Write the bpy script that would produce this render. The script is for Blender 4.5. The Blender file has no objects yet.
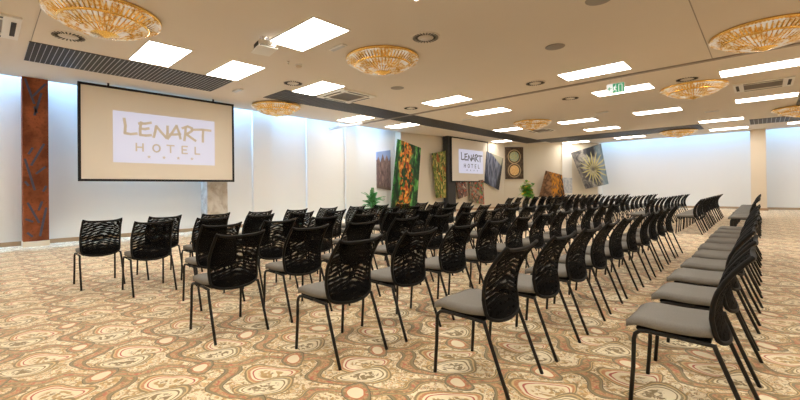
import bpy, bmesh, math, random
from mathutils import Vector, Matrix
PI = math.pi
random.seed(11)
SC = bpy.context.scene
COL = SC.collection
ZC = 3.76                      # ceiling height

# ------------------------------------------------------------------ node helpers
class V:
    """a scalar socket with arithmetic"""
    def __init__(s, nt, sock): s.nt, s.k = nt, sock
    def _m(s, op, *a):
        n = s.nt.nodes.new('ShaderNodeMath'); n.operation = op
        for i, v in enumerate((s,) + a):
            if isinstance(v, V): s.nt.links.new(v.k, n.inputs[i])
            else: n.inputs[i].default_value = v
        return V(s.nt, n.outputs[0])
    def __add__(s, o): return s._m('ADD', o)
    __radd__ = __add__
    def __sub__(s, o): return s._m('SUBTRACT', o)
    def __rsub__(s, o): return (s * -1.0) + o
    def __mul__(s, o): return s._m('MULTIPLY', o)
    __rmul__ = __mul__
    def __truediv__(s, o): return s._m('DIVIDE', o)
    def sin(s): return s._m('SINE')
    def cos(s): return s._m('COSINE')
    def abs(s): return s._m('ABSOLUTE')
    def sqrt(s): return s._m('SQRT')
    def fract(s): return s._m('FRACT')
    def floor(s): return s._m('FLOOR')
    def lt(s, o): return s._m('LESS_THAN', o)
    def gt(s, o): return s._m('GREATER_THAN', o)
    def min(s, o): return s._m('MINIMUM', o)
    def max(s, o): return s._m('MAXIMUM', o)
    def atan2(s, o): return s._m('ARCTAN2', o)
    def wrap(s): return (s + 0.5).fract() - 0.5
    def ss(s, a, b):           # smooth ramp from a to b -> 0..1
        n = s.nt.nodes.new('ShaderNodeMapRange'); n.interpolation_type = 'SMOOTHSTEP'
        s.nt.links.new(s.k, n.inputs['Value'])
        n.inputs['From Min'].default_value = a; n.inputs['From Max'].default_value = b
        return V(s.nt, n.outputs['Result'])

def rgb(*c): return (c[0], c[1], c[2], 1.0)
def srgb(r, g, b):
    f = lambda v: (v/255/12.92) if v/255 <= .04045 else ((v/255+.055)/1.055)**2.4
    return (f(r), f(g), f(b), 1.0)

class Mat:
    def __init__(s, name, rough=.6, metal=0, spec=.5):
        s.m = bpy.data.materials.new(name); s.m.use_nodes = True
        s.nt = s.m.node_tree; s.b = s.nt.nodes['Principled BSDF']
        s.b.inputs['Roughness'].default_value = rough
        s.b.inputs['Metallic'].default_value = metal
        s.b.inputs['Specular IOR Level'].default_value = spec
    def coord(s, kind='Object'):
        t = s.nt.nodes.new('ShaderNodeTexCoord'); s.vec = t.outputs[kind]
        x = s.nt.nodes.new('ShaderNodeSeparateXYZ'); s.nt.links.new(s.vec, x.inputs[0])
        return [V(s.nt, x.outputs[i]) for i in range(3)]
    def noise(s, scale, detail=3, dist=0, scl=None, rough=.5):
        n = s.nt.nodes.new('ShaderNodeTexNoise')
        n.inputs['Scale'].default_value = scale; n.inputs['Detail'].default_value = detail
        n.inputs['Distortion'].default_value = dist; n.inputs['Roughness'].default_value = rough
        v = s.vec
        if scl:
            mp = s.nt.nodes.new('ShaderNodeMapping'); s.nt.links.new(s.vec, mp.inputs[0])
            mp.inputs['Scale'].default_value = scl; v = mp.outputs[0]
        s.nt.links.new(v, n.inputs['Vector'])
        return V(s.nt, n.outputs[0])
    def vor(s, scale, scl=None):
        n = s.nt.nodes.new('ShaderNodeTexVoronoi'); n.inputs['Scale'].default_value = scale
        v = s.vec
        if scl:
            mp = s.nt.nodes.new('ShaderNodeMapping'); s.nt.links.new(s.vec, mp.inputs[0])
            mp.inputs['Scale'].default_value = scl; v = mp.outputs[0]
        s.nt.links.new(v, n.inputs['Vector'])
        return V(s.nt, n.outputs['Distance']), n.outputs['Color']
    def mix(s, fac, a, b):
        n = s.nt.nodes.new('ShaderNodeMix'); n.data_type = 'RGBA'
        for sock, v in ((n.inputs[0], fac), (n.inputs[6], a), (n.inputs[7], b)):
            if isinstance(v, V): s.nt.links.new(v.k, sock)
            elif isinstance(v, (tuple, float, int)): sock.default_value = v
            else: s.nt.links.new(v, sock)
        return n.outputs[2]
    def color(s, c):
        if isinstance(c, tuple): s.b.inputs['Base Color'].default_value = c
        else: s.nt.links.new(c, s.b.inputs['Base Color'])
        return s
    def bump(s, h, strength=.2, dist=.01):
        n = s.nt.nodes.new('ShaderNodeBump'); n.inputs['Strength'].default_value = strength
        n.inputs['Distance'].default_value = dist
        s.nt.links.new(h.k, n.inputs['Height']); s.nt.links.new(n.outputs[0], s.b.inputs['Normal'])
        return s
    def emit(s, c, strength):
        if isinstance(c, tuple): s.b.inputs['Emission Color'].default_value = c
        else: s.nt.links.new(c, s.b.inputs['Emission Color'])
        s.b.inputs['Emission Strength'].default_value = strength
        return s

def plain(name, c, rough=.6, metal=0, spec=.5, var=.06, scale=12):
    """a base colour with a slight natural unevenness"""
    M = Mat(name, rough, metal, spec); M.coord('Object')
    n = M.noise(scale, 4)
    d = tuple(v*(1-var) for v in c[:3])+(1,); l = tuple(min(1, v*(1+var)) for v in c[:3])+(1,)
    M.color(M.mix(n, d, l))
    return M.m

# ------------------------------------------------------------------ mesh helpers
class MB:
    def __init__(s): s.v = []; s.f = []; s.mi = []
    def add(s, vs, fs, mi=0):
        o = len(s.v); s.v += [tuple(v) for v in vs]
        s.f += [tuple(i+o for i in f) for f in fs]; s.mi += [mi]*len(fs)
        return s
    def box(s, x0, x1, y0, y1, z0, z1, mi=0, M=None):
        vs = [Vector((x, y, z)) for z in (z0, z1) for y in (y0, y1) for x in (x0, x1)]
        if M: vs = [M @ v for v in vs]
        return s.add(vs, [(0, 2, 3, 1), (4, 5, 7, 6), (0, 1, 5, 4), (2, 6, 7, 3), (0, 4, 6, 2), (1, 3, 7, 5)], mi)
    def tube(s, pts, r, n=8, closed=False, mi=0):
        P = [Vector(p) for p in pts]; N = len(P)
        rr = r if isinstance(r, (list, tuple)) else [r]*N
        T = []
        for i in range(N):
            a = P[i-1] if (i > 0 or closed) else P[i]
            b = P[(i+1) % N] if (i < N-1 or closed) else P[i]
            T.append((b-a).normalized())
        up = Vector((0, 0, 1)) if abs(T[0].z) < .9 else Vector((1, 0, 0))
        nr = (up - T[0]*up.dot(T[0])).normalized()
        vs = []
        for i in range(N):
            nr = (nr - T[i]*nr.dot(T[i])).normalized(); bn = T[i].cross(nr)
            for k in range(n):
                a = 2*PI*k/n
                vs.append(P[i] + (nr*math.cos(a)+bn*math.sin(a))*rr[i])
        fs = []
        for i in range(N if closed else N-1):
            j = (i+1) % N
            for k in range(n):
                l = (k+1) % n
                fs.append((i*n+k, i*n+l, j*n+l, j*n+k))
        if not closed:
            fs.append(tuple(range(n-1, -1, -1))); fs.append(tuple((N-1)*n+k for k in range(n)))
        return s.add(vs, fs, mi)
    def lathe(s, prof, n=48, mi=0, cx=0, cy=0):
        vs = []; N = len(prof)
        for (r, z) in prof:
            for k in range(n):
                a = 2*PI*k/n; vs.append((cx+r*math.cos(a), cy+r*math.sin(a), z))
        fs = []
        for i in range(N-1):
            for k in range(n):
                l = (k+1) % n
                fs.append((i*n+k, i*n+l, (i+1)*n+l, (i+1)*n+k))
        return s.add(vs, fs, mi)
    def prism(s, poly, z0, z1, mi=0):
        n = len(poly)
        vs = [(x, y, z0) for x, y in poly]+[(x, y, z1) for x, y in poly]
        fs = [tuple(range(n-1, -1, -1)), tuple(range(n, 2*n))]+[(i, (i+1) % n, n+(i+1) % n, n+i) for i in range(n)]
        return s.add(vs, fs, mi)
    def build(s, name, mats, parent=None, smooth=False, bevel=0):
        me = bpy.data.meshes.new(name); me.from_pydata(s.v, [], s.f)
        mats = mats if isinstance(mats, (list, tuple)) else [mats]
        for m in mats: me.materials.append(m)
        me.polygons.foreach_set('material_index', s.mi)
        bm = bmesh.new(); bm.from_mesh(me); bmesh.ops.recalc_face_normals(bm, faces=bm.faces)
        bm.to_mesh(me); bm.free()
        if smooth:
            for p in me.polygons: p.use_smooth = True
        me.update()
        o = bpy.data.objects.new(name, me); COL.objects.link(o)
        if parent: o.parent = parent
        if bevel:
            b = o.modifiers.new('bevel', 'BEVEL'); b.width = bevel; b.segments = 2; b.limit_method = 'ANGLE'
        return o

def tag(o, label=None, cat=None, group=None, kind=None):
    if label: o['label'] = label
    if cat: o['category'] = cat
    if group: o['group'] = group
    if kind: o['kind'] = kind
    return o
def thing(name, label, cat, loc=(0, 0, 0), rz=0, group=None):
    o = bpy.data.objects.new(name, None); COL.objects.link(o)
    o.empty_display_size = .1; o.location = loc; o.rotation_euler = (0, 0, rz)
    return tag(o, label, cat, group)
def copy_tree(o, parent=None):
    c = o.copy(); COL.objects.link(c); c.parent = parent
    for ch in [k for k in o.children]: copy_tree(ch, c)
    return c
def struct(o, label=None, cat=None): return tag(o, label, cat, None, 'structure')

# ------------------------------------------------------------------ materials
def carpet_mat():
    M = Mat('carpet_paisley', .95, 0, .15); X, Y, Z = M.coord('Object')
    wob = M.noise(2.3, 3)-0.5; wob2 = M.noise(2.9, 3)-0.5
    x = X+wob*.15; y = Y+wob2*.13
    q = y/0.5; pp = (x-q*0.35)/0.70
    sp = (pp*2*PI); sq = (q*2*PI)
    fine = M.noise(38, 4, .6); leaf = M.noise(13, 3, 2.2); dots = M.noise(64, 2); big = M.noise(21, 3, 1.2)
    cream = srgb(252, 240, 210); tan = srgb(198, 164, 104); olive = srgb(146, 126, 82); sand = srgb(228, 198, 142)
    rust = srgb(204, 140, 96); red = srgb(196, 96, 80); dark = srgb(100, 86, 58); sage = srgb(150, 138, 104)
    c = M.mix(leaf.ss(.50, .62), cream, sand)
    c = M.mix(big.ss(.51, .58)*leaf.ss(.40, .50), c, tan)
    c = M.mix(leaf.ss(.49, .505)*leaf.ss(.535, .52), c, olive)
    c = M.mix(fine.ss(.60, .68)*.7, c, olive)
    c = M.mix(fine.ss(.68, .72)*.8, c, dark)
    c = M.mix(big.ss(.38, .33)*leaf.ss(.58, .48), c, srgb(204, 168, 104)); c = M.mix(dots.ss(.60, .66)*.6, c, srgb(206, 130, 96))
    def motif(p0, q0, ang, ax, ay, taper, c, inner, ring1, ring2):
        dp = (pp-p0).wrap(); dq = (q-q0).wrap()
        dx = dp*.70+dq*.35; dy = dq*.5
        ca, sa = math.cos(ang), math.sin(ang)
        u = (dx*ca+dy*sa)/ax; v = (dy*ca-dx*sa)/ay
        v = v-u*u*.45
        v = v*(u*taper+1.0)
        e = (u*u+v*v).sqrt()
        c = M.mix(e.ss(1.14, 1.10), c, olive)
        c = M.mix(e.ss(1.06, 1.02), c, sand)
        c = M.mix(e.ss(1.00, .97)*(dots.ss(.40, .50)*.5+.5), c, ring1)
        c = M.mix(e.ss(.90, .86), c, cream)
        c = M.mix(e.ss(.80, .78)*e.ss(.72, .74), c, ring2)
        c = M.mix(e.ss(.62, .50)*leaf.ss(.47, .53), c, inner)
        c = M.mix(e.ss(.52, .30)*big.ss(.52, .58)*fine.ss(.42, .52), c, olive)
        return c
    spk = M.mix(dots.ss(.44, .60), srgb(202, 150, 108), srgb(214, 184, 138))
    spk = M.mix(fine.ss(.54, .60), spk, srgb(202, 112, 88)); spk = M.mix(big.ss(.52, .60)*.8, spk, olive)
    d1 = ((q-.12-(sp+.9).sin()*.20).wrap()).abs()*.5
    c = M.mix(d1.ss(.045, .042), c, dark); c = M.mix(d1.ss(.040, .037), c, sage); c = M.mix(d1.ss(.029, .027), c, olive)
    c = M.mix(d1.ss(.023, .020), c, spk)
    c = motif(.37, .60, .80, .175, .100, .40, c, tan, rust, red)
    c = motif(.68, .34, 1.05, .165, .095, -.40, c, olive, sage, olive)
    d2 = ((pp+.01-sq.sin()*.08-(sq*2.0).cos()*.03).wrap()).abs()*.57
    c = M.mix(d2.ss(.040, .037), c, olive); c = M.mix(d2.ss(.034, .032), c, sand); c = M.mix(d2.ss(.029, .027), c, sage)
    c = M.mix(d2.ss(.019, .015), c, spk)
    dp = (pp-.02).wrap(); dq = (q-.02).wrap(); dx = dp*.70+dq*.35; dy = dq*.5
    u = (dx*.57+dy*.82)/.054; v = (dy*.57-dx*.82)/.074; u = u-v*v*.2
    e = (u*u+v*v).sqrt()
    c = M.mix(e.ss(1.55, 1.50), c, dark); c = M.mix(e.ss(1.46, 1.42), c, sage); c = M.mix(e.ss(1.28, 1.24), c, spk); c = M.mix(e.ss(.98, .94), c, srgb(206, 130, 84)); c = M.mix(e.ss(.86, .80), c, cream)
    hz = M.noise(.8, 3)
    c = M.mix(hz.ss(.35, .65)*.10, c, tan)
    M.color(c)
    M.bump(M.noise(260, 2), .25, .004)
    M.b.inputs['Sheen Weight'].default_value = .50; M.b.inputs['Sheen Roughness'].default_value = .45
    return M.m

m_carpet = carpet_mat()
m_ceiling = plain('ceiling_paint', rgb(.74, .685, .625), .9, 0, .2, .02, 1.2)
m_white = plain('wall_paint_white', rgb(.80, .79, .76), .85, 0, .25, .015, 1.0)
m_beige = plain('wall_paint_cream', rgb(.74, .67, .55), .85, 0, .25, .02, 1.0)
m_column = plain('column_paint', rgb(.74, .655, .54), .85, 0, .25, .02, 1.0)
m_base = plain('baseboard_wood', rgb(.40, .27, .16), .5, 0, .4, .12, 9)
m_blackmetal = plain('black_steel', rgb(.009, .0085, .008), .45, 0, .3, .1, 30)
m_plastic = plain('black_plastic', rgb(.008, .0075, .007), .6, 0, .18, .1, 30)
m_whitepl = plain('white_plastic', rgb(.80, .79, .76), .45, 0, .5, .03, 15)
m_darkgr = plain('dark_grille', rgb(.040, .037, .035), .55, 0, .4, .12, 8)
m_greybar = plain('grey_metal_bar', rgb(.55, .56, .58), .45, .3, .5, .05, 12)
m_slot = plain('dark_slot', rgb(.05, .045, .04), .7, 0, .3, .1, 20)
m_track = plain('partition_track', rgb(.33, .29, .25), .5, .3, .5, .08, 6)
m_greydisc = plain('grey_mesh_disc', rgb(.33, .31, .29), .6, .2, .4, .06, 40)
m_gold = plain('polished_gold', rgb(.93, .62, .20), .25, 1, .5, .08, 20)
m_chrome = plain('chrome', rgb(.82, .80, .76), .15, 1, .5, .04, 20)
m_border = plain('black_screen_border', rgb(.016, .014, .014), .6, 0, .3, .1, 20)
m_canvas = plain('screen_canvas', rgb(.76, .71, .63), .8, 0, .2, .015, 2)
m_darkpanel = plain('dark_pillar_paint', rgb(.045, .043, .042), .6, 0, .3, .15, 3)
m_pot = plain('planter_white', rgb(.72, .72, .70), .4, 0, .5, .05, 8)
m_soil = plain('potting_soil', rgb(.05, .035, .02), .95, 0, .2, .3, 40)
m_stem = plain('plant_stem', rgb(.10, .17, .04), .6, 0, .3, .2, 20)
m_fern = plain('fern_leaf', rgb(.07, .30, .09), .5, 0, .4, .35, 9)
m_lime = plain('lime_leaf', rgb(.16, .52, .05), .5, 0, .4, .35, 9)
m_yellow = plain('yellow_leaf', rgb(.72, .58, .05), .5, 0, .4, .25, 9)
m_orange = plain('orange_leaf', rgb(.62, .27, .07), .55, 0, .4, .35, 9)
m_lens = plain('lens_glass', rgb(.02, .02, .03), .08, 0, .8, .1, 9)

def seat_mat():
    M = Mat('grey_seat_fabric', .9, 0, .2); M.coord('Object')
    w = M.noise(160, 2, 0); b = M.noise(6, 3)
    c = M.mix(w, rgb(.165, .160, .148), rgb(.265, .258, .240)); c = M.mix(b.ss(.3, .7)*.3, c, rgb(.19, .178, .16))
    M.color(c); M.bump(w, .2, .002); return M.m
m_seat = seat_mat()

def net_mat():
    # black stretch net: two layers of it make moire bands
    M = Mat('black_net', .8, 0, .08); X, Y, Z = M.coord('Object')
    M.color(rgb(.005, .0047, .0045))
    a = M.noise(5.5, 2, .6); g = M.noise(3.1, 1, .2)
    w = (Z*(2*PI*30)+a*22+Y*Y*260).sin()
    k = (Y*(2*PI*14)-Z*40+g*26).sin()
    op = .95-(w+k*.45).ss(-.15, 1.15)*.56
    low = Z.ss(.56, .47)                  # denser towards the seat
    op = (op+low*.35).min(.97)
    M.nt.links.new(op.k, M.b.inputs['Alpha'])
    return M.m
m_net = net_mat()

def emis(name, c, s, base=None):
    M = Mat(name, .5); M.coord('Object'); n = M.noise(3, 2)
    M.color(base if base else rgb(.9, .9, .88))
    M.emit(M.mix(n, tuple(v*.985 for v in c[:3])+(1,), c), s); return M.m
m_panel = emis('light_diffuser', rgb(1, .93, .83), 14.0)

def crystal_mat():
    M = Mat('cut_crystal', .12, 0, .9); M.coord('Object')
    n = M.noise(26, 2); g = M.noise(5, 2)
    c = M.mix(n.ss(.42, .58), rgb(.97, .84, .58), rgb(.74, .42, .10)); c = M.mix(g.ss(.48, .58), c, rgb(.98, .96, .92))
    M.color(c); M.b.inputs['Transmission Weight'].default_value = .35
    M.b.inputs['IOR'].default_value = 1.5
    M.emit(c, .10); M.bump(n, .6, .01); return M.m
m_crystal = crystal_mat()

def corten_mat():
    M = Mat('rusty_steel', .75, .2, .3); M.coord('Object')
    a = M.noise(3, 5); b = M.noise(22, 4); c2 = M.noise(2.2, 4, 0, (1, 1, .25))
    c = M.mix(a.ss(.3, .7), rgb(.15, .040, .014), rgb(.32, .095, .035)); c = M.mix(b.ss(.5, .7)*.5, c, rgb(.10, .028, .012))
    c = M.mix(c2.ss(.5, .7)*.5, c, rgb(.40, .14, .06)); M.color(c); M.bump(b, .2, .004); return M.m
m_corten = corten_mat()
def stone_mat():
    M = Mat('veined_stone', .45, 0, .4); M.coord('Object')
    a = M.noise(2.2, 6, 1.8); b = M.noise(9, 4)
    c = M.mix(a.ss(.35, .65), rgb(.46, .40, .33), rgb(.62, .58, .52)); c = M.mix(b.ss(.55, .72)*.5, c, rgb(.33, .27, .21))
    M.color(c); return M.m
m_stone = stone_mat()
m_slash = plain('slot_shade_blue', rgb(.075, .075, .11), .55, .3, .4, .2, 12)  # gloom and bluish light of the column's cut slots, put into the colour

# ------------------------------------------------------------------ room
def slab(name, x0, x1, y0, y1, z0, z1, mat): return struct(MB().box(x0, x1, y0, y1, z0, z1).build(name, mat))
XL, YF, XR, YB, ZT = -12.2, 25.8, 5.5, -3.5, 5.0
slab('floor', XL-.2, XR+.2, YB-.2, YF+.2, -.1, 0, m_carpet)
slab('ceiling', -11.86, XR, YB, 25.36, ZC, ZC+.12, m_ceiling)
slab('trim_1', XL-.2, XR+.2, YB-.2, YF+.2, ZT, ZT+.1, m_white)      # slab above the light cove
slab('wall_left', XL-.2, XL, YB-.2, YF+.2, 0, ZT, m_white)
slab('wall_far', XL, XR+.2, YF, YF+.2, 0, ZT, m_white)
slab('wall_right', XR, XR+.2, YB-.2, YF, 0, ZT, m_beige)
slab('wall_back', XL, XR, YB-.2, YB, 0, ZT, m_beige)
# cream wall built in across the far corner
cw = [(-11.85, 13.1), (-10.95, 21.1), (-8.62, 23.8), (-8.20, 24.1), (-7.0, 24.95), (-7.0, YF), (XL, YF), (XL, 13.1)]
struct(MB().prism(cw, 0, ZT).build('wall_corner', m_beige))
# pilasters that stand out of the white wall
pil = [(6.14, 6.82, -12.10), (8.24, 9.95, -12.11), (10.05, 10.62, -12.08)]
for i, (y0, y1, xf) in enumerate(pil):
    slab('trim_%d' % (i+2), XL, xf, y0, y1, 0, ZC+.15, m_white)
slab('trim_5', -.40, .13, 24.75, YF, .11, ZT, m_column)
slab('trim_6', -.44, .17, 24.70, YF, 0, .11, m_base)
# pilaster on the diagonal of the corner wall
d = Vector((-8.20+8.62, 24.1-23.8, 0)).normalized(); nrm = Vector((d.y, -d.x, 0))
a = Vector((-8.62, 23.8, 0)); b = Vector((-8.18, 24.12, 0))
struct(MB().prism([tuple((a+nrm*.05).xy), tuple((b+nrm*.05).xy), tuple((b-nrm*.2).xy), tuple((a-nrm*.2).xy)], 0, ZC).build('trim_7', m_white))
slab('baseboard_left', XL, XL+.03, YB, 13.1, 0, .10, m_base)
slab('baseboard_far', -7.0, XR, YF-.03, YF, 0, .11, m_base)
bb = MB()
for (p0, p1) in ((cw[0], cw[1]), (cw[1], cw[2]), (cw[3], cw[4])):
    a = Vector(p0+(0,)); b = Vector(p1+(0,)); n = Vector(((b-a).y, -(b-a).x, 0)).normalized()*.025
    bb.prism([a.xy[:], (a+n).xy[:], (b+n).xy[:], b.xy[:]], 0, .1)
struct(bb.build('baseboard_corner', m_base))
# partition track across the ceiling at y = 10.25
tk = MB().box(-11.86, XR, 10.20, 10.30, ZC-.03, ZC+.002)
struct(tk.build('trim_8', m_track))
slab('trim_9', XL, -10.3, 9.27, 9.36, 3.50, 3.58, m_greybar)
for k_, x_ in enumerate((-11.6, -10.4)): slab('trim_%d' % (12+k_), x_-.02, x_+.02, 9.295, 9.335, 3.58, ZC, m_greybar)
# thin joints in the ceiling boards
slab('trim_10', -.715, -.70, 3.5, 10.2, ZC-.003, ZC+.002, m_track)
slab('trim_11', -8.9, -7.0, .565, .575, ZC-.003, ZC+.002, m_track)

# ------------------------------------------------------------------ ceiling fittings
def panel_light():
    t = thing('ceiling_light', '', 'ceiling light')
    f = MB(); w, h, b = .66, .34, .018
    f.box(-w-b, w+b, -h-b, -h, -.012, 0); f.box(-w-b, w+b, h, h+b, -.012, 0)
    f.box(-w-b, -w, -h, h, -.012, 0); f.box(w, w+b, -h, h, -.012, 0)
    f.build('frame', m_whitepl, t)
    MB().box(-w, w, -h, h, -.008, 0).build('diffuser', m_panel, t)
    return t
PL = [(-5.45, 3.74, 'big glowing ceiling panel beside the hanging projector'),
 (-8.15, 2.30, 'glowing ceiling panel between the largest left chandelier and the slatted grille'),
 (-8.16, 3.74, 'glowing ceiling panel at the right tip of the light-barred grille'),
 (-8.14, 5.88, 'glowing ceiling panel touching the square air conditioner above the pale pilasters'),
 (-6.70, 9.42, 'glowing ceiling panel just nearer than the partition track, mid ceiling'),
 (-6.66, 11.80, 'glowing ceiling panel just beyond the partition track, mid ceiling'),
 (-2.70, 9.42, 'glowing ceiling panel nearer than the track, left of the gold chandeliers'),
 (-2.68, 11.80, 'glowing ceiling panel right behind the hanging green exit sign'),
 (-.02, 11.80, 'long glowing panel nearest in the right edge column of ceiling lights'),
 (.09, 16.0, 'glowing panel beyond the right air conditioner at the picture edge'),
 (-1.17, 20.15, 'glowing ceiling panel just before the dark far strip, left of white column'),
 (-1.10, 23.45, 'glowing ceiling panel next to the far wall, left of white column'),
 (-5.22, 16.10, 'glowing ceiling panel right of the small chandelier near the far corner'),
 (-2.60, 16.05, 'glowing ceiling panel left of the middle gold chandelier on the right'),
 (-5.15, 19.0, 'glowing ceiling panel second behind the small corner chandelier, near far strip'),
 (-5.02, 23.4, 'glowing ceiling panel close to the far white wall, left of far chandelier'),
 (-10.72, 9.40, 'glowing ceiling panel outside the dark strip, left of the grey rail'),
 (-10.58, 11.80, 'glowing ceiling panel outside the dark strip, beyond the grey rail'),
 (-8.02, 16.05, 'glowing ceiling panel half hidden behind the small corner chandelier'),
 (-10.42, 19.85, 'glowing ceiling panel above the small screen in the corner'),
 (-7.75, 23.6, 'glowing ceiling panel above the starry agave print'),
 (1.45, 23.4, 'glowing ceiling panel beyond the right edge strip near the far wall'),
 (-2.72, 3.74, 'glowing ceiling panel cut off by the top edge of the picture')]
HID = [(0.1, 3.74), (2.85, 3.74), (-2.72, .9), (.1, .2), (2.85, .2), (2.85, 8), (3.4, 13), (3.4, 18.5), (-5.45, -1.6), (-10.2, -1.6)]  # unseen panels added to light the near end of the room
pl0 = panel_light()
for i, q in enumerate(PL + [h+('glowing ceiling panel outside the picture over the room\'s near side',) for h in HID]):
    o = pl0 if i == 0 else copy_tree(pl0)
    o.location = (q[0], q[1], ZC)
    if q[0] == -10.42: o.scale.x = .70
    tag(o, q[2], 'ceiling light', 'recessed ceiling light panels' if i < len(PL) else 'added unseen ceiling panels')

def chandelier():
    t = thing('chandelier', '', 'chandelier')
    MB().lathe([(0.0, 0), (.70, 0), (.715, -.02), (.70, -.045), (.66, -.05), (.64, -.02), (0.0, -.015)], 64).build('gold_rim', m_gold, t, True)
    c = MB(); n = 72
    def ring(n, r0, z0, r1, z1, w, off=0, mi=0):
        for k in range(n):
            a = 2*PI*(k+off)/n; ca, sa = math.cos(a), math.sin(a)
            rad = Vector((ca, sa, 0)); tan = Vector((-sa, ca, 0))
            A = rad*r0+Vector((0, 0, z0)); B = rad*r1+Vector((0, 0, z1))
            dn = (B-A).normalized().cross(tan).normalized()
            if dn.z > 0: dn = -dn
            w1 = w*r1/r0
            m = (A+B)/2
            vs = [A-tan*w, A+tan*w, A+dn*w*.9, B-tan*w1, B+tan*w1, B+dn*w1*.9]
            c.add(vs, [(0, 1, 2), (3, 5, 4), (0, 2, 5, 3), (1, 4, 5, 2), (0, 3, 4, 1)], mi)
    ring(60, .665, -.045, .52, -.135, .026); ring(60, .63, -.06, .53, -.145, .016, .5, 1)
    c.build('upper_crystals', [m_crystal, m_gold], t)
    MB().lathe([(.515, -.115), (.545, -.125), (.55, -.15), (.53, -.165), (.50, -.155), (.515, -.115)], 64).build('gold_band', m_gold, t, True)
    c = MB()
    ring(48, .52, -.155, .34, -.235, .026); ring(32, .35, -.215, .17, -.285, .024); ring(48, .45, -.19, .30, -.245, .014, .5, 1)
    c.build('lower_crystals', [m_crystal, m_gold], t)
    MB().lathe([(.0, -.20), (.33, -.20), (.34, -.222), (.33, -.238), (.18, -.25), (.185, -.275), (.16, -.29), (.08, -.31), (.03, -.33), (.0, -.335)], 40).build('gold_boss', m_gold, t, True)
    b = MB(); n = 360; r = .688
    b.tube([(r*math.cos(2*PI*k/n), r*math.sin(2*PI*k/n), -.062) for k in range(n)], [.017 if k % 4 < 2 else .005 for k in range(n)], 6, True)
    b.build('bead_string', m_crystal, t)
    return t
CH = [(-6.85, 1.23, 'largest left gold crystal chandelier beside the slatted ceiling grille'),
 (-5.36, 5.42, 'gold crystal chandelier alone at the middle of the ceiling'),
 (-10.62, 6.15, 'gold crystal chandelier by the white wall, right of the big screen'),
 (.04, 9.02, 'big gold crystal chandelier cut by the right edge at the top'),
 (-1.28, 12.75, 'gold crystal chandelier beyond the track, right of the exit sign'),
 (-2.82, 22.4, 'small far gold chandelier against the dark strip before the far wall'),
 (-6.54, 14.95, 'small far gold chandelier left of the corner, above the small screen side'),
 (.95, 18.8, 'far gold chandelier touching the right edge beside the slatted strip')]
c0 = chandelier()
for i, (x, y, l) in enumerate(CH):
    o = c0 if i == 0 else copy_tree(c0)
    o.location = (x, y, ZC-(.021 if i in (2, 5, 7) else 0)); o.rotation_euler.z = i*.7
    tag(o, l, 'chandelier', 'gold crystal chandeliers')

def diffuser():
    t = thing('ring_vent', '', 'ceiling vent')
    MB().lathe([(0, 0), (.315, 0), (.315, -.008), (.305, -.012), (.285, -.010), (0, -.006)], 40).build('plate', m_ceiling, t, True)
    s = MB()
    for k in range(24):
        a = 2*PI*k/24; M = Matrix.Rotation(a, 4, 'Z')
        s.box(.175, .28, -.013, .011, -.0165, -.008, 0, M)
    s.build('slots', m_slot, t)
    MB().lathe([(0, -.016), (.15, -.016), (.15, -.006), (0, -.006)], 32).build('hub', m_ceiling, t, True)
    return t
DF = [(-8.20, .98, 'round slotted ceiling vent below the largest left chandelier'),
 (-4.11, 5.2, 'round slotted ceiling vent right of the middle chandelier, largest in view'),
 (-4.02, 9.4, 'round slotted ceiling vent just nearer than the partition track'),
 (-8.12, 5.15, 'round slotted ceiling vent left of the panel touching the air conditioner'),
 (-4.0, 11.75, 'round slotted ceiling vent just beyond the partition track'),
 (-8.07, 9.42, 'small round slotted ceiling vent beside the dark strip at the grey rail'),
 (-1.29, 11.72, 'round slotted ceiling vent touching the top of the right middle chandelier')]
d0 = diffuser()
for i, (x, y, l) in enumerate(DF):
    o = d0 if i == 0 else copy_tree(d0)
    if i in (0, 3): o.scale = (.78, .78, 1)
    o.location = (x, y, ZC); tag(o, l, 'ceiling vent', 'round ceiling vents')

def disc():
    return MB().lathe([(0, -.014), (.14, -.012), (.165, -.006), (.17, 0), (0, 0)], 32).build('ceiling_speaker', m_greydisc, None, True)
s0 = disc()
for i, (x, y, l) in enumerate([(-2.72, 7.24, 'grey round ceiling speaker in the empty middle of the ceiling'),
        (-6.70, 7.30, 'grey round ceiling speaker right of the square air conditioner'),
        (-1.60, 5.85, 'grey round ceiling speaker at the top edge of the picture')]):
    o = s0 if i == 0 else s0.copy()
    if i: COL.objects.link(o)
    o.location = (x, y, ZC); tag(o, l, 'ceiling speaker', 'round ceiling speakers')

def cassette(x, y, label, s=.56):
    t = thing('ceiling_air_conditioner', label, 'air conditioner', (x, y, ZC))
    b = .20*s/.56; f = MB()
    f.box(-s, s, -s, -s+b, -.035, 0); f.box(-s, s, s-b, s, -.035, 0)
    f.box(-s, -s+b, -s+b, s-b, -.035, 0); f.box(s-b, s, -s+b, s-b, -.035, 0)
    f.build('casing', m_whitepl, t, bevel=.006)
    g = MB(); w = s-b
    g.box(-w, w, -w, w, -.012, 0)
    for k in range(14):
        yy = -w+(k+.5)*2*w/14
        g.box(-w, w, yy-.006, yy+.006, -.026, -.012)
    g.build('intake_grille', m_greydisc, t)
    for (x0, x1, y0, y1) in ((-w, w, -s+.05, -s+.11), (-w, w, s-.11, s-.05), (-s+.05, -s+.11, -w, w), (s-.11, s-.05, -w, w)):
        MB().box(x0, x1, y0, y1, -.038, -.030).build('air_slot', m_slot, t)
    return t
cassette(-8.25, 6.92, 'square white ceiling air conditioner right of the panel above the pilasters', .58)
cassette(-8.36, -.15, 'white ceiling air conditioner cut by the left edge, beside the grille')
cassette(.03, 13.78, 'white ceiling air conditioner with dark intake at the right edge')
cassette(-7.2, 17.4, 'white ceiling air conditioner far back, before the small corner chandelier', .5)

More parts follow.
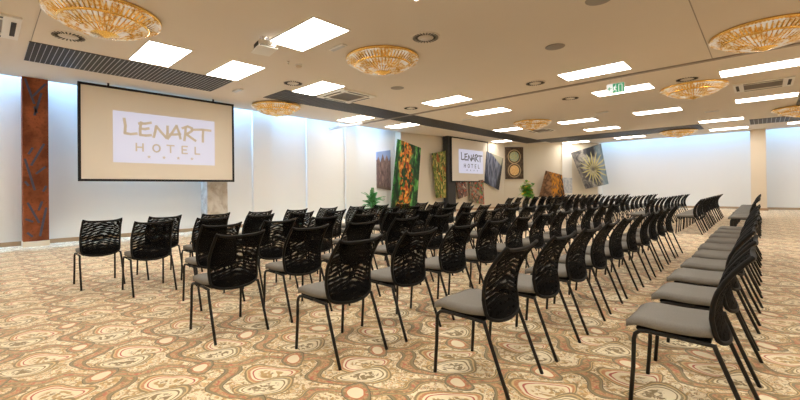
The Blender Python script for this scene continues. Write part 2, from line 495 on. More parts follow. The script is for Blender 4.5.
def strip(name, label, x0, x1, y0, y1, bars_along, pitch, barmat, n=None):
    t = thing(name, label, 'ceiling grille', ((x0+x1)/2, (y0+y1)/2, ZC))
    w, h = (x1-x0)/2, (y1-y0)/2
    MB().box(-w, w, -h, h, -.012, 0).build('backing', m_darkgr, t)
    b = MB()
    if bars_along == 'x':
        k = int(2*h/pitch)
        for i in range(k+1): b.box(-w, w, -h+i*2*h/k-.0035, -h+i*2*h/k+.0035, -.020, -.012)
    else:
        k = int(2*w/pitch)
        for i in range(k+1): b.box(-w+i*2*w/k-.006, -w+i*2*w/k+.006, -h, h, -.020, -.012)
    b.build('bars', barmat, t)
    return t
m_dimbar = plain('dark_bar', rgb(.16, .155, .15), .5, .2, .4, .1, 10)
strip('slatted_grille', 'dark slatted ceiling grille with pale bars above the big screen', -10.25, -8.92, .55, 4.05, 'x', .075, m_greybar)
strip('slatted_grille', 'long dark ceiling strip receding along the left wall to the far corner', -9.92, -8.80, 5.35, 21.85, 'x', .125, m_dimbar)
strip('slatted_grille', 'dark far ceiling strip running across before the far wall', -8.79, -1.9, 20.75, 22.7, 'y', .125, m_dimbar)
strip('slatted_grille', 'slatted far ceiling strip with pale bars above the white column', -.35, .78, 20.9, 22.6, 'y', .125, m_greybar)
strip('slatted_grille', 'slatted ceiling strip running toward the viewer at the right edge', .80, 2.05, 15.0, 22.6, 'x', .2, m_greybar)

for i, (x, y, r, l) in enumerate([(-5.50, 4.42, 0, 'small white ceiling fitting right of the biggest panel'),
        (-9.65, 4.5, 0, 'small white ceiling fitting at the outer end of the slatted grille'),
        (-7.93, 12.46, 0, 'small white ceiling fitting beyond the track beside the dark strip'),
        (-3.98, 14.75, 0, 'small white ceiling fitting far back, left of the exit sign panel'),
        (-1.24, 17.43, 0, 'small white ceiling fitting below the middle right chandelier')]):
    o = thing('emergency_light', l, 'emergency light', (x, y, ZC), r, 'small ceiling emergency lights')
    MB().box(-.20, .20, -.055, .055, -.03, 0).build('casing', m_whitepl, o, bevel=.008)
    MB().box(-.17, .17, -.035, .035, -.036, -.03).build('lens', m_greybar, o)
for (x, y, l, r) in ((-6.86, 4.49, 'cream smoke detector between two panels left of the middle chandelier', .07),
                  (-6.82, 4.22, 'tiny dark sprinkler beside the cream smoke detector', .03)):
    if r > .05:
        t = thing('smoke_detector', l, 'smoke detector', (x, y, ZC))
        MB().lathe([(0, 0), (.07, 0), (.07, -.02), (0, -.02)], 24).build('base', m_whitepl, t, True)
        MB().lathe([(.055, -.02), (.055, -.045), (.04, -.06), (0, -.062)], 24).build('head', m_column, t, True)
    else:
        tag(MB().lathe([(0, 0), (.03, 0), (.03, -.008), (.010, -.010), (.010, -.04), (.022, -.045), (.022, -.05), (0, -.05)], 16).build('sprinkler', m_chrome, None, True), l, 'sprinkler').location = (x, y, ZC)

# projector on its ceiling mount
t = thing('projector', 'white and chrome ceiling projector hanging by the biggest light panel', 'projector', (-6.02, 3.27, ZC), math.radians(-10))
MB().lathe([(0, 0), (.09, 0), (.09, -.015), (.022, -.02), (.022, -.14), (0, -.14)], 20).build('ceiling_mount', m_chrome, t, True)
b = MB().box(-.22, .22, -.17, .17, -.27, -.14); b.build('body', m_chrome, t, bevel=.02)
b = MB()
for sx in (-.2, .2):
    for sy in (-.14, .14): b.tube([(sx*.4, sy*.4, -.12), (sx, sy, -.14), (sx, sy, -.30)], .010, 8)
b.build('bracket', m_blackmetal, t, True)
MB().box(-.27, .27, -.20, .20, -.325, -.30).build('tray', m_whitepl, t, bevel=.008)
ln = MB().lathe([(0, .06), (.05, .06), (.055, .05), (.055, -.02), (0, -.02)], 20).build('lens', m_lens, t, True)
ln.location = (-.24, .05, -.20); ln.rotation_euler = (0, -PI/2, 0)
b = MB()
for k in range(7): b.box(-.12+k*.04, -.105+k*.04, -.176, -.168, -.25, -.16)
b.build('vent', m_slot, t)

bpy.data.objects['projector'].scale = (.8, .8, .72)

# exit sign
m_exit = emis('exit_green', srgb(30, 150, 95), .5, srgb(20, 110, 70))
m_exitw = emis('exit_white', srgb(225, 240, 240), .45, rgb(.45, .45, .45))
t = thing('exit_sign', 'green and white running-man exit sign hanging from the ceiling', 'exit sign', (-2.50, 10.40, ZC))
for sx in (-.12, .12): MB().box(sx-.004, sx+.004, -.004, .004, -.12, 0).build('hanger', m_greybar, t)
MB().box(-.19, .19, -.02, .02, -.35, -.12).build('housing', m_whitepl, t)
MB().box(-.18, .18, -.024, -.019, -.34, -.13).build('face', m_exitw, t)
MB().box(-.055, .18, -.027, -.023, -.34, -.13).build('green_field', m_exit, t)
def fig(name, segs, mat, y=-.031):
    m = MB()
    for (x0, z0, x1, z1, w) in segs:
        a = Vector((x0, 0, z0)); bb_ = Vector((x1, 0, z1)); dd = (bb_-a).normalized(); n = Vector((-dd.z, 0, dd.x))*w
        vs = [v+Vector((0, yy, 0)) for yy in (y, y+.004) for v in (a-n, a+n, bb_+n, bb_-n)]
        m.add(vs, [(0, 1, 2, 3), (7, 6, 5, 4), (0, 4, 5, 1), (1, 5, 6, 2), (2, 6, 7, 3), (3, 7, 4, 0)])
    return m.build(name, mat, t)
fig('running_man', [(.0, -.16, .012, -.175, .013), (-.005, -.19, -.02, -.25, .016), (-.01, -.20, .03, -.225, .007), (-.01, -.195, -.045, -.23, .007),
     (-.02, -.25, .015, -.285, .009), (.015, -.285, .01, -.325, .008), (-.02, -.25, -.035, -.29, .009), (-.035, -.29, -.05, -.29, .008)], m_exitw)
fig('door_mark', [(.07, -.33, .07, -.16, .006), (.07, -.16, .14, -.16, .006), (.14, -.16, .14, -.33, .006)], m_exitw)
fig('arrow', [(-.15, -.235, -.08, -.235, .008), (-.15, -.235, -.12, -.20, .008), (-.15, -.235, -.12, -.27, .008)], m_exit)

# ------------------------------------------------------------------ screens
m_slide = emis('projected_slide', rgb(.66, .70, .98), .50, rgb(.42, .42, .42))
m_tanink = emis('tan_lettering', rgb(.55, .46, .33), .36, rgb(.46, .40, .32))
m_greyink = emis('grey_lettering', rgb(.13, .12, .13), .2, rgb(.10, .10, .11))
W_, H_ = 3.46, 2.14            # screen size; local y runs along the wall, face toward +x
LET = dict(
 L=[[(.095, .86), (.105, .72), (.10, .575), (.15, .565), (.205, .585)]],
 E=[[(.245, .82), (.235, .69), (.235, .565), (.285, .56), (.335, .575)], [(.225, .79), (.28, .80), (.335, .83)], [(.235, .69), (.28, .69), (.315, .71)]],
 N=[[(.36, .54), (.375, .66), (.385, .77), (.43, .66), (.485, .54), (.495, .66), (.495, .79)]],
 A=[[(.495, .53), (.545, .68), (.585, .82), (.61, .68), (.625, .55)], [(.515, .62), (.57, .63), (.625, .65)]],
 R=[[(.665, .52), (.675, .66), (.68, .80)], [(.645, .78), (.70, .83), (.745, .80), (.745, .74), (.705, .68), (.685, .66), (.73, .60), (.785, .53)]],
 T=[[(.765, .77), (.86, .79), (.955, .785)], [(.87, .78), (.865, .65), (.865, .52)]])
HOT = [[[(.20, .24), (.20, .39)], [(.26, .24), (.26, .39)], [(.20, .315), (.26, .315)]],
 [[(.386+.034*math.cos(k*PI/6), .315+.074*math.sin(k*PI/6)) for k in range(13)]],
 [[(.488, .39), (.558, .39)], [(.523, .39), (.523, .24)]],
 [[(.695, .39), (.642, .39), (.642, .24), (.695, .24)], [(.642, .315), (.685, .315)]],
 [[(.78, .39), (.78, .24), (.83, .24)]]]
def ink(strokes, y0, z0, sw, sh, w, x=.0125, th=.004):
    m = MB()
    for st in strokes:
        P = [Vector((0, y0+u*sw, z0+v*sh)) for u, v in st]
        for i in range(len(P)-1):
            a, b = P[i], P[i+1]; dd = (b-a).normalized(); n = Vector((0, -dd.z, dd.y))*w
            a2 = a-dd*w*.6; b2 = b+dd*w*.6
            vs = [v+Vector((xx, 0, 0)) for xx in (x, x+th) for v in (a2-n, a2+n, b2+n, b2-n)]
            m.add(vs, [(0, 1, 2, 3), (7, 6, 5, 4), (0, 4, 5, 1), (1, 5, 6, 2), (2, 6, 7, 3), (3, 7, 4, 0)])
    return m
def screen(label, x, y, z, inkm):
    t = thing('projection_screen', label, 'projection screen', (x, y, z))
    w, h = W_/2, H_/2; b = .055
    MB().box(-.03, .0, -w, w, -h, h).build('canvas', m_canvas, t)
    f = MB().box(-.04, .012, -w-b, w+b, h, h+b); f.box(-.04, .012, -w-b, w+b, -h-b, -h)
    f.box(-.04, .012, -w-b, -w, -h, h); f.box(-.04, .012, w, w+b, -h, h)
    f.build('border', m_border, t)
    for s in (-w*.7, w*.7): MB().box(-.03, -.01, s-.02, s+.02, h+b, ZC-z).build('hanger', m_blackmetal, t)
    sw, sh = 2.36, 1.23; sy0, sz0 = -w+.60, -h+.40
    MB().box(.001, .008, sy0, sy0+sw, sz0, sz0+sh).build('slide', m_slide, t)
    for L in 'LENART':
        ink(LET[L], sy0, sz0, sw, sh, .030, .009).build('letter', inkm, t)['label'] = 'handwritten letter '+L
    for L, st in zip('HOTEL', HOT):
        ink(st, sy0, sz0, sw, sh, .017, .009).build('letter', inkm, t)['label'] = 'thin capital letter '+L
    for k in range(4):
        s = MB(); cy, cz = sy0+sw*(.315+.143*k), sz0+sh*.13; pts = []
        for j in range(10):
            r = .046 if j % 2 == 0 else .02; a = PI/2+j*PI/5
            pts.append((cy+r*math.cos(a), cz+r*math.sin(a)))
        vs = [(xx, p[0], p[1]) for xx in (.009, .013) for p in pts]
        s.add(vs, [tuple(range(10)), tuple(range(19, 9, -1))]+[(i, (i+1) % 10, 10+(i+1) % 10, 10+i) for i in range(10)])
        s.build('star', inkm, t)
    return t
screen('big projection screen with pale hotel slide hung before the left wall', -11.1, 3.26, 2.57, m_tanink)
screen('smaller looking far projection screen by the dark pillar in the corner', -11.1, 17.75, 2.62, m_greyink)

# dark pillar that carries the far screen's near edge
tag(MB().box(-11.45, -11.16, 15.78, 16.42, 0, ZC).build('pillar', m_darkpanel), 'dark square pillar behind the near edge of the far screen', 'pillar')

# rust-coloured column
t = thing('steel_column', 'tall rust-coloured steel column with dark slashes left of the big screen', 'column', (-11.95, .82, 0))
MB().box(-.20, .22, -.215, .215, .12, ZC).build('shaft', m_corten, t)
MB().box(-.20, .24, -.225, .225, 0, .12).build('plinth', m_column, t)
for z in (1.02, 1.13, 2.36, 2.44): MB().box(.215, .228, -.216, .216, z-.008, z+.008).build('seam', m_corten, t)
SL = [(-.17, 3.72, -.02, 3.18), (.17, 3.66, -.04, 3.35), (.10, 3.44, -.02, 2.92), (-.02, 3.12, .02, 2.98), (.14, 2.30, -.08, 1.80), (-.18, 1.95, -.02, 1.25), (.16, 1.78, .00, 1.62),
      (.17, 1.35, .12, 1.22), (-.18, 1.45, -.12, 1.35), (-.14, .98, .05, .52), (.10, 1.0, .04, .80), (.17, .86, .06, .22), (-.18, .62, -.05, .55), (-.15, .32, -.06, .22), (-.05, 2.20, -.12, 2.05)]
for (y0, z0, y1, z1) in SL:
    a = Vector((0, y0, z0)); b = Vector((0, y1, z1)); dd = (b-a).normalized(); n = Vector((0, -dd.z, dd.y))*.021
    vs = [v+Vector((xx, 0, 0)) for xx in (.216, .229) for v in (a-n, a+n, b+n, b-n)]
    MB().add(vs, [(0, 1, 2, 3), (7, 6, 5, 4), (0, 4, 5, 1), (1, 5, 6, 2), (2, 6, 7, 3), (3, 7, 4, 0)]).build('slash', m_slash, t)
# stone column below / behind the big screen
tag(MB().box(-12.2, -11.72, 4.52, 5.12, 0, ZC).build('stone_column', m_stone, bevel=.01), 'mottled beige stone column behind the right end of the big screen', 'column')

# ------------------------------------------------------------------ wall prints
def poster(name, label, corners, mat, thick=.05, toward=None, cat='wall print'):
    P = [Vector(c) for c in corners]          # top-left, top-right, bottom-right, bottom-left seen from the room
    n = (P[1]-P[0]).cross(P[3]-P[0]).normalized()
    cam = Vector((0, 0, 1.2))
    if n.dot(cam-P[0]) < 0: n = -n
    cen = sum(P, Vector())/4
    vs = [p-cen for p in P]+[p-cen-n*thick for p in P]
    me = bpy.data.meshes.new(name)
    me.from_pydata([v[:] for v in vs], [], [(0, 1, 2, 3), (7, 6, 5, 4), (0, 4, 5, 1), (1, 5, 6, 2), (2, 6, 7, 3), (3, 7, 4, 0)])
    bm = bmesh.new(); bm.from_mesh(me); bmesh.ops.recalc_face_normals(bm, faces=bm.faces)
    uvl = bm.loops.layers.uv.new('UVMap'); tab = [(0, 1), (1, 1), (1, 0), (0, 0)]
    bm.verts.index_update()
    for f in bm.faces:
        for l in f.loops: l[uvl].uv = tab[l.vert.index % 4]
    bm.to_mesh(me); bm.free(); me.materials.append(mat)
    o = bpy.data.objects.new(name, me); COL.objects.link(o); o.location = cen
    return tag(o, label, cat, 'tilted photo prints along the far walls')

def pm_cath():
    M = Mat('print_cathedral', .5, 0, .3); U, Vv, _ = M.coord('UV')
    n = M.noise(9, 4, 0, (3, .6, 1)); k = M.noise(3, 3, 0, (1, .5, 1)); s = M.noise(26, 3)
    c = M.mix(n.ss(.35, .65), srgb(96, 78, 76), srgb(170, 142, 132)); c = M.mix(s.ss(.5, .65)*.4, c, srgb(80, 64, 64))
    tow = (((U*3.2+.2).fract()-.5).abs())*.34+(U-.5).abs()*.10+Vv+k*.10
    c = M.mix(((U*26).sin()).ss(.5, .9)*.3, c, srgb(70, 56, 58)); c = M.mix(tow.ss(.97, .99), c, srgb(150, 172, 214)); c = M.mix(Vv.ss(.12, .03), c, srgb(120, 100, 84)); M.color(c); return M.m
def pm_jungle():
    M = Mat('print_jungle_fruit', .45, 0, .3); U, Vv, _ = M.coord('UV')
    st = M.noise(5, 3, .8, (2.2, .7, 1)); f = M.noise(7, 4, .6); d, col = M.vor(9, (1, 1.8, 1))
    c = M.mix(st.ss(.38, .62), srgb(18, 62, 28), srgb(66, 140, 58)); c = M.mix(st.ss(.60, .70), c, srgb(140, 190, 110)); c = M.mix(f.ss(.58, .44)*.85, c, srgb(14, 34, 18))
    j = M.noise(3.2, 2, .5)
    band = (U-.44-((Vv*6.0).sin())*.07-(j-.5)*.5).abs()
    fr = band.ss(.30, .10)*1.3*(f+.06).ss(.46, .54)*d.ss(.75, .55)
    blob = M.mix(d.ss(.1, .5), srgb(240, 206, 96), srgb(206, 116, 40)); blob = M.mix(f.ss(.52, .62), blob, srgb(150, 50, 26)); blob = M.mix(st.ss(.45, .38)*.8, blob, srgb(60, 40, 18))
    c = M.mix(fr, c, blob); M.color(c); return M.m
def pm_garden(nm, a, b, cc, dd, sc=6):
    M = Mat(nm, .5, 0, .3); U, Vv, _ = M.coord('UV')
    n = M.noise(sc, 4, 1.0); k = M.noise(sc*1.7, 4, .5); j = M.noise(sc*.6, 3, .5)
    c = M.mix(n.ss(.38, .6), a, b); c = M.mix(k.ss(.54, .62), c, cc); c = M.mix(j.ss(.56, .64), c, dd); M.color(c); return M.m
def pm_road():
    M = Mat('print_blue_spillway', .4, 0, .4); U, Vv, _ = M.coord('UV')
    n = M.noise(4, 4, .4, (2.5, .8, 1)); s = ((U*1.6+Vv*.55)*14).sin()
    c = M.mix(n.ss(.35, .65), srgb(60, 66, 88), srgb(124, 130, 152)); c = M.mix(s.ss(.6, .9)*.35, c, srgb(160, 164, 178))
    c = M.mix((Vv+U*.4).ss(1.08, 1.14), c, srgb(176, 172, 150)); c = M.mix((U-Vv*.25).ss(.66, .80), c, srgb(52, 48, 50)); c = M.mix((U*.8+Vv).ss(.42, .25), c, srgb(36, 40, 56)); M.color(c); return M.m
def pm_bowls():
    M = Mat('print_two_bowls', .4, 0, .3); U, Vv, _ = M.coord('UV')
    n = M.noise(12, 4); k = M.noise(30, 3)
    c = M.mix(n.ss(.4, .6), srgb(62, 50, 42), srgb(96, 78, 62))
    for (cy, a, b) in ((.70, srgb(104, 150, 156), srgb(210, 190, 110)), (.27, srgb(206, 150, 82), srgb(236, 206, 150))):
        dx = (U-.5)*1.0; dy = (Vv-cy)*1.62; r = (dx*dx+dy*dy).sqrt()
        c = M.mix(r.ss(.37, .35), c, srgb(176, 152, 116)); c = M.mix(r.ss(.32, .30), c, srgb(54, 42, 34))
        c = M.mix(r.ss(.27, .25), c, M.mix(k.ss(.45, .56), a, b))
    M.color(c); return M.m
def pm_wheat():
    M = Mat('print_brown_field', .5, 0, .3); U, Vv, _ = M.coord('UV')
    n = M.noise(6, 5, .8); g = M.noise(9, 4, .3, (2.5, .7, 1))
    c = M.mix(n.ss(.35, .65), srgb(84, 58, 40), srgb(156, 116, 80)); c = M.mix((U+Vv*.3).ss(.42, .6)*g.ss(.42, .55), c, srgb(216, 146, 44)); c = M.mix((U-Vv*.2).ss(.55, .7)*g.ss(.6, .5), c, srgb(70, 50, 34)); M.color(c); return M.m
def pm_pale():
    M = Mat('print_pale_blue', .5, 0, .3); U, Vv, _ = M.coord('UV'); n = M.noise(5, 3)
    M.color(M.mix(n.ss(.4, .6), srgb(176, 186, 200), srgb(208, 212, 216))); return M.m
def pm_agave():
    M = Mat('print_agave_star', .5, 0, .3); U, Vv, _ = M.coord('UV')
    n = M.noise(4, 5, .8); k = M.noise(18, 3)
    c = M.mix(n.ss(.38, .62), srgb(72, 72, 76), srgb(158, 154, 146)); c = M.mix(k.ss(.5, .62)*.5, c, srgb(58, 58, 64))
    dark = (U-.62).abs().ss(.16, .08)*Vv.ss(.72, .80); c = M.mix(dark, c, srgb(40, 42, 48)); c = M.mix((U-.02).ss(.70, .84)*.6, c, srgb(120, 150, 170))
    dx = (U-.60); dy = (Vv-.46)*1.15; r = (dx*dx+dy*dy).sqrt(); a = dy.atan2(dx)
    sp = (a*9.0+n*2.0).sin().abs(); ray = (sp-r*.9-.52).ss(-.02, .12)*(r*5.0).min(1.0)*r.ss(.54, .44)*(k*.7+.45)
    c = M.mix(ray, c, M.mix(r.ss(.02, .4), srgb(206, 190, 70), srgb(196, 190, 140))); M.color(c); return M.m
poster('wall_print', 'narrow grey-brown cathedral photo print on the white wall behind the fern', [(-12.14, 11.87, 2.80), (-12.14, 12.72, 2.94), (-12.14, 12.72, 1.12), (-12.14, 11.87, 1.24)], pm_cath())
poster('wall_print', 'tall tilted green print with orange fruit at the edge of cream wall', [(-11.38, 12.40, 3.34), (-11.26, 13.82, 3.04), (-11.28, 13.50, .30), (-11.42, 11.97, .34)], pm_jungle())
poster('wall_print', 'narrow tilted green garden print left of the dark pillar', [(-11.40, 14.84, 2.87), (-11.26, 15.72, 3.03), (-11.26, 15.72, .72), (-11.37, 15.1, .72)],
       pm_garden('print_garden', srgb(46, 70, 26), srgb(132, 140, 62), srgb(206, 176, 96), srgb(150, 86, 40)))
poster('wall_print', 'small dark tilted print under the left part of the far screen', [(-11.27, 16.55, 1.75), (-11.20, 17.46, 1.62), (-11.19, 17.53, .77), (-11.26, 16.84, .63)],
       pm_garden('print_dark_street', srgb(58, 50, 50), srgb(132, 112, 98), srgb(172, 70, 48), srgb(206, 196, 180), 5))
poster('wall_print', 'larger colourful tilted print under the right part of the far screen', [(-11.17, 17.72, 1.60), (-11.06, 18.94, 1.62), (-11.05, 18.99, .28), (-11.16, 17.7, .48)],
       pm_garden('print_market', srgb(70, 76, 58), srgb(156, 142, 124), srgb(200, 82, 52), srgb(104, 146, 76), 5))
poster('wall_print', 'blue-grey slanted print right of the far screen', [(-11.05, 19.36, 3.2), (-10.70, 20.55, 2.87), (-10.79, 20.16, 1.05), (-11.11, 19.08, 1.51)], pm_road())
poster('wall_print', 'upright brown print of two round bowls one above the other', [(-10.86, 21.08, 3.55), (-10.14, 21.91, 3.55), (-10.14, 21.91, 1.68), (-10.86, 21.08, 1.68)], pm_bowls())
poster('wall_print', 'tilted brown and amber field print beside the lime plant', [(-9.05, 22.48, 2.14), (-8.40, 23.17, 1.88), (-8.29, 23.29, .60), (-9.35, 22.18, .60)], pm_wheat())
poster('wall_print', 'small pale blue print behind the brown field print', [(-8.43, 23.44, 1.73), (-8.03, 23.72, 1.70), (-8.03, 23.72, .82), (-8.43, 23.44, .83)], pm_pale())
poster('wall_print', 'large grey tilted print with a yellow spiky agave star', [(-8.09, 23.74, 3.16), (-6.69, 24.52, 3.65), (-6.37, 24.70, 1.32), (-7.41, 24.11, 1.05)], pm_agave())

# ------------------------------------------------------------------ plants
def blade(m, base, direc, up, L, w, droop, n=5, mi=0):
    P = []; dvec = Vector(direc).normalized(); p = Vector(base)
    side = dvec.cross(Vector(up)).normalized() if dvec.cross(Vector(up)).length > .01 else Vector((1, 0, 0))
    for i in range(n+1):
        s = i/n; q = p+dvec*L*s+Vector((0, 0, -droop*L*s*s)); ww = w*math.sin(PI*min(1, .12+s*.86))
        P.append((q-side*ww, q+side*ww))
    vs = [v for pr in P for v in pr]
    m.add(vs, [(2*i, 2*i+1, 2*i+3, 2*i+2) for i in range(n)], mi)
def pot(t, r=.19, h=.36):
    MB().lathe([(0, 0), (r*.75, 0), (r, h), (r*.9, h), (r*.88, h-.04), (0, h-.04)], 28).build('pot', m_pot, t, True)
    MB().lathe([(0, h-.035), (r*.88, h-.035), (r*.88, h-.06), (0, h-.06)], 28).build('soil', m_soil, t)
t = thing('potted_fern', 'bushy green fern-like plant before the white wall beside the cathedral print', 'potted plant', (-10.95, 10.42, 0)); pot(t, .2, .40)
st = MB(); lf = MB(); rr = random.Random(4)
for k in range(44):
    a = rr.uniform(0, 2*PI); el = rr.uniform(-.1, 1.35); L = rr.uniform(.38, .60)
    base = Vector((0, 0, .40+rr.uniform(0, .45))); dv = Vector((math.cos(a)*math.cos(el), math.sin(a)*math.cos(el), math.sin(el)))
    pts = [base+dv*L*s+Vector((0, 0, -.22*L*s*s)) for s in (0, .3, .6, .85, 1)]
    st.tube(pts, [.006, .005, .004, .003, .002], 5)
    for j in range(3, 17):
        s = j/16; q = base+dv*L*s+Vector((0, 0, -.22*L*s*s)); sd = dv.cross(Vector((0, 0, 1)))
        sd = sd.normalized() if sd.length > .05 else Vector((1, 0, 0))
        for g in (-1, 1): blade(lf, q, sd*g+dv*.5, dv.cross(sd), .125*(1.15-s*.6), .013, .5, 3)
st.build('stems', m_stem, t, True); lf.build('foliage', m_fern, t)
def bush(name, label, loc, n, hmin, hmax, spread, mats, w, seed, pr=.16, ph=.26, nl=5):
    t = thing(name, label, 'potted plant', loc); pot(t, pr, ph)
    st = MB(); lf = MB(); rr = random.Random(seed)
    for k in range(n):
        a = rr.uniform(0, 2*PI); h = rr.uniform(hmin, hmax); rad = spread*rr.uniform(.15, 1)
        tip = Vector((rad*math.cos(a), rad*math.sin(a), h)); b0 = Vector((tip.x*.15, tip.y*.15, ph-.03))
        mid = b0.lerp(tip, .5)+Vector((0, 0, .06))
        st.tube([b0, mid, tip], [.008, .006, .003], 5)
        for j in range(nl):
            aa = rr.uniform(0, 2*PI); q = mid.lerp(tip, rr.uniform(.2, 1))
            blade(lf, q, (math.cos(aa), math.sin(aa), rr.uniform(-.1, .6)), (0, 0, 1), rr.uniform(.16, .30), w*rr.uniform(.7, 1.2), .4, 4, rr.choices(range(len(mats)), [3]+[1]*(len(mats)-1))[0])
    st.build('stems', m_stem, t, True); lf.build('foliage', mats, t)
bush('potted_plant', 'bright lime green plant with yellow leaves left of the brown field print', (-9.45, 20.9, 0), 30, .75, 1.62, .46, [m_lime, m_fern, m_yellow], .085, 7, nl=13)
bush('potted_plant', 'low amber-leaved plant below the pale blue print', (-8.15, 22.9, 0), 16, .4, .80, .34, [m_orange, m_yellow], .035, 9)
bush('potted_plant', 'small reddish plant below the agave print', (-7.2, 23.4, 0), 12, .4, .82, .3, [m_orange, m_lime], .03, 12)

# ------------------------------------------------------------------ chairs  (faces -x; rear feet at x = 0)
def prof(z):                  # backrest side curve
    T = [(.36, -.10), (.41, -.115), (.46, -.130), (.53, -.142), (.60, -.137), (.66, -.122), (.72, -.092), (.78, -.052), (.83, -.010), (.88, .032)]
    for (z0, x0), (z1, x1) in zip(T, T[1:]):
        if z <= z1:
            s = (z-z0)/(z1-z0); return x0+(x1-x0)*s
    return T[-1][1]
def bpt(u, v, off=0):
    w = .200*(1-.06*max(0, 1-v/.10)**2) * (1+.035*math.sin(PI*min(1, v*1.2)))
    y = u*w; zb = .388+.026*u*u+.012*abs(u)**8; zt = .828+.008*u*u+.018*abs(u)**6
    z = zb+(zt-zb)*v
    x = prof(z)-.024*(u*u)+off
    return Vector((x, y, z))
def make_chair():
    t = thing('stacking_chair', '', 'chair')
    nu, nv = 14, 16
    s = MB()
    for off in (-.004, .004):
        vs = [bpt(-1+2*i/nu, j/nv, off) for j in range(nv+1) for i in range(nu+1)]
        s.add(vs, [(j*(nu+1)+i, j*(nu+1)+i+1, (j+1)*(nu+1)+i+1, (j+1)*(nu+1)+i) for j in range(nv) for i in range(nu)])
    s.build('backrest', m_net, t, True)
    loop = [bpt(-1+2*i/nu, 0) for i in range(nu)]+[bpt(1, j/nv) for j in range(nv)]+[bpt(1-2*i/nu, 1) for i in range(nu)]+[bpt(-1, 1-j/nv) for j in range(nv)]
    MB().tube(loop, .0115, 8, True).build('back_frame', m_plastic, t, True)
    # padded seat with waterfall front
    se = MB(); n, k = 12, 10
    def spt(i, j, top):
        u = i/n; vv = -1+2*j/k
        x = -.545+u*.395; hw = .218-.03*(abs(2*u-1)**4)
        z = .482-.020*max(0, (.22-u)/.22)**2*1.6-.010*math.sin(PI*u)+.006*abs(vv)**2
        edge = max(abs(vv)**6, max(0, (.08-u)/.08)**2, max(0, (u-.93)/.07)**2)
        if top: z -= .014*edge
        else: z -= .062-.012*edge
        return (x, vv*hw, z)
    vs = [spt(i, j, True) for i in range(n+1) for j in range(k+1)]+[spt(i, j, False) for i in range(n+1) for j in range(k+1)]
    o = (n+1)*(k+1); fs = []
    for i in range(n):
        for j in range(k):
            a = i*(k+1)+j; fs += [(a, a+1, a+k+2, a+k+1), (o+a, o+a+k+1, o+a+k+2, o+a+1)]
    for i in range(n):
        a = i*(k+1); fs += [(a, a+k+1, o+a+k+1, o+a)]; a += k; fs += [(a, o+a, o+a+k+1, a+k+1)]
    for j in range(k):
        a = j; fs += [(a, o+a, o+a+1, a+1)]; a = n*(k+1)+j; fs += [(a, a+1, o+a+1, o+a)]
    se.add(vs, fs)
    se.build('seat', m_seat, t, True)
    MB().box(-.50, -.17, -.185, .185, .398, .416).build('seat_base', m_plastic, t, bevel=.01)
    for g in (-1, 1):
        y = .222*g
        MB().tube([(-.520, y, 0), (-.505, y*.99, .20), (-.500, y*.985, .355), (-.493, y*.98, .386), (-.473, y*.972, .404), (-.44, y*.965, .409), (-.30, y*.965, .409)], .0112, 8).build('leg', m_blackmetal, t, True)
        MB().tube([(0, y, 0), (-.06, y*.99, .15), (-.125, y*.98, .32), (-.15, y*.965, .385), (-.158, y*.96, .41)], .0112, 8).build('leg', m_blackmetal, t, True)
        MB().tube([(-.31, y*.965, .409), (-.15, y*.96, .403)], .0105, 8).build('side_rail', m_blackmetal, t, True)
    return t
ORD = ['nearest', 'second', 'third', 'fourth', 'fifth', 'sixth', 'seventh', 'eighth', 'ninth', 'tenth', 'eleventh', 'twelfth']
ROWS = [('rearmost row', -.025, 2.48, .685, 10, 11.95), ('second row from the back', -1.04, 2.03, .672, 10, 11.95),
        ('third row from the back', -2.04, 1.63, .660, 11, 11.95), ('middle row', -3.08, 1.24, .685, 11, 11.9),
        ('third row from the front', -4.06, 1.50, .670, 11, 11.9), ('second row from the front', -5.15, 1.17, .675, 11, 11.9), ('front row', -6.00, .82, .71, 11, 11.9)]
ch0 = make_chair(); first = True; rj = random.Random(3)
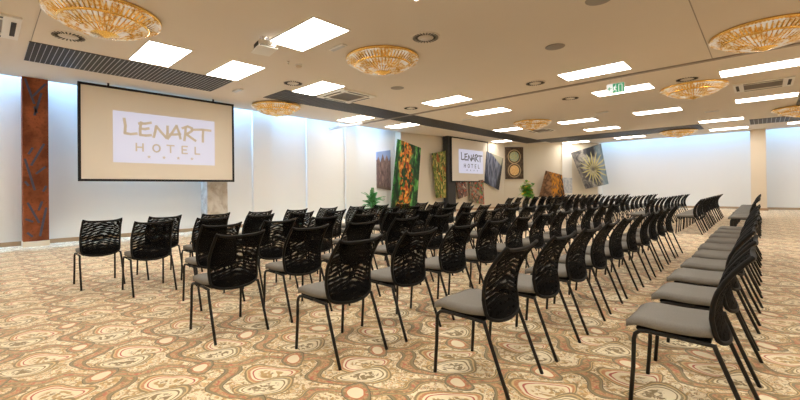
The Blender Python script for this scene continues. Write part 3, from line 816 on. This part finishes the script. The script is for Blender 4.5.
for (rn, x, y0, dy, n, yf) in ROWS:
    for blk in (0, 1):
        N = n if blk == 0 else 11
        for i in range(N):
            o = ch0 if first else copy_tree(ch0); first = False
            yy = (y0 if blk == 0 else yf)+i*(dy if blk == 0 else .672)+.223
            j = .012 if i else 0
            o.location = (x+rj.uniform(-j, j)-.004*(blk*6), yy+rj.uniform(-j, j), 0); o.rotation_euler.z = rj.uniform(-.02, .02)*(1 if i else .4)
            if blk == 0:
                lab = 'black net-back chair, near block, %s, %s from its near end' % (rn, ORD[i]) if i else 'black net-back chair at the near end of the %s' % rn
            else:
                lab = 'black net-back chair, far block, %s, %s from the aisle' % (rn, ORD[i]) if i else 'black net-back chair, far block, %s, right at the aisle' % rn
            tag(o, lab, 'chair', 'chairs of the near block' if blk == 0 else 'chairs of the far block')

# ------------------------------------------------------------------ lights
def area(name, loc, rot, sx, sy, energy, c):
    l = bpy.data.lights.new(name, 'AREA'); l.shape = 'RECTANGLE'; l.size = sx; l.size_y = sy; l.energy = energy; l.color = c
    o = bpy.data.objects.new(name, l); COL.objects.link(o); o.location = loc; o.rotation_euler = rot
    return o
cool = (.27, .56, 1.0)
area('cove_lamp_left', (-12.02, 4.4, ZC+1.12), (0, math.radians(6), 0), .2, 15.4, 780, cool).data.spread = math.radians(110)
area('cove_lamp_far', (-.8, 25.48, ZC+1.12), (math.radians(8), 0, 0), 12.2, .2, 330, cool).data.spread = math.radians(110)
w = bpy.data.worlds.new('world'); SC.world = w; w.use_nodes = True
w.node_tree.nodes['Background'].inputs[0].default_value = (.9, .8, .7, 1); w.node_tree.nodes['Background'].inputs[1].default_value = .02

# ------------------------------------------------------------------ camera
fw = Vector((-0.6906433204154664, 0.7231781400537571, 0.0050181384883012424))
rt = Vector((0.7231024951896924, 0.6906491384049006, -0.011249403140125768))
up = Vector((0.011601095462932774, 0.004140696675290576, 0.9999241317295542))
cd = bpy.data.cameras.new('camera'); cam = bpy.data.objects.new('camera', cd); COL.objects.link(cam)
cam.matrix_world = Matrix(((rt.x, up.x, -fw.x, 0), (rt.y, up.y, -fw.y, 0), (rt.z, up.z, -fw.z, 1.2), (0, 0, 0, 1)))
cd.sensor_width = 36; cd.lens = 389.5265*36/800
cd.shift_x = (400-390.733)/800; cd.shift_y = (186.63-200)/800
cd.clip_start = .05; cd.clip_end = 200
SC.camera = cam
SC.view_settings.view_transform = 'Standard'; SC.view_settings.look = 'None'
SC.view_settings.exposure = 0.08; SC.view_settings.gamma = 1; SC.view_settings.use_curve_mapping = False
SC.cycles.use_denoising = True
SC.cycles.max_bounces = 10; SC.cycles.diffuse_bounces = 6; SC.cycles.transparent_max_bounces = 32
SC.cycles.sample_clamp_indirect = 6
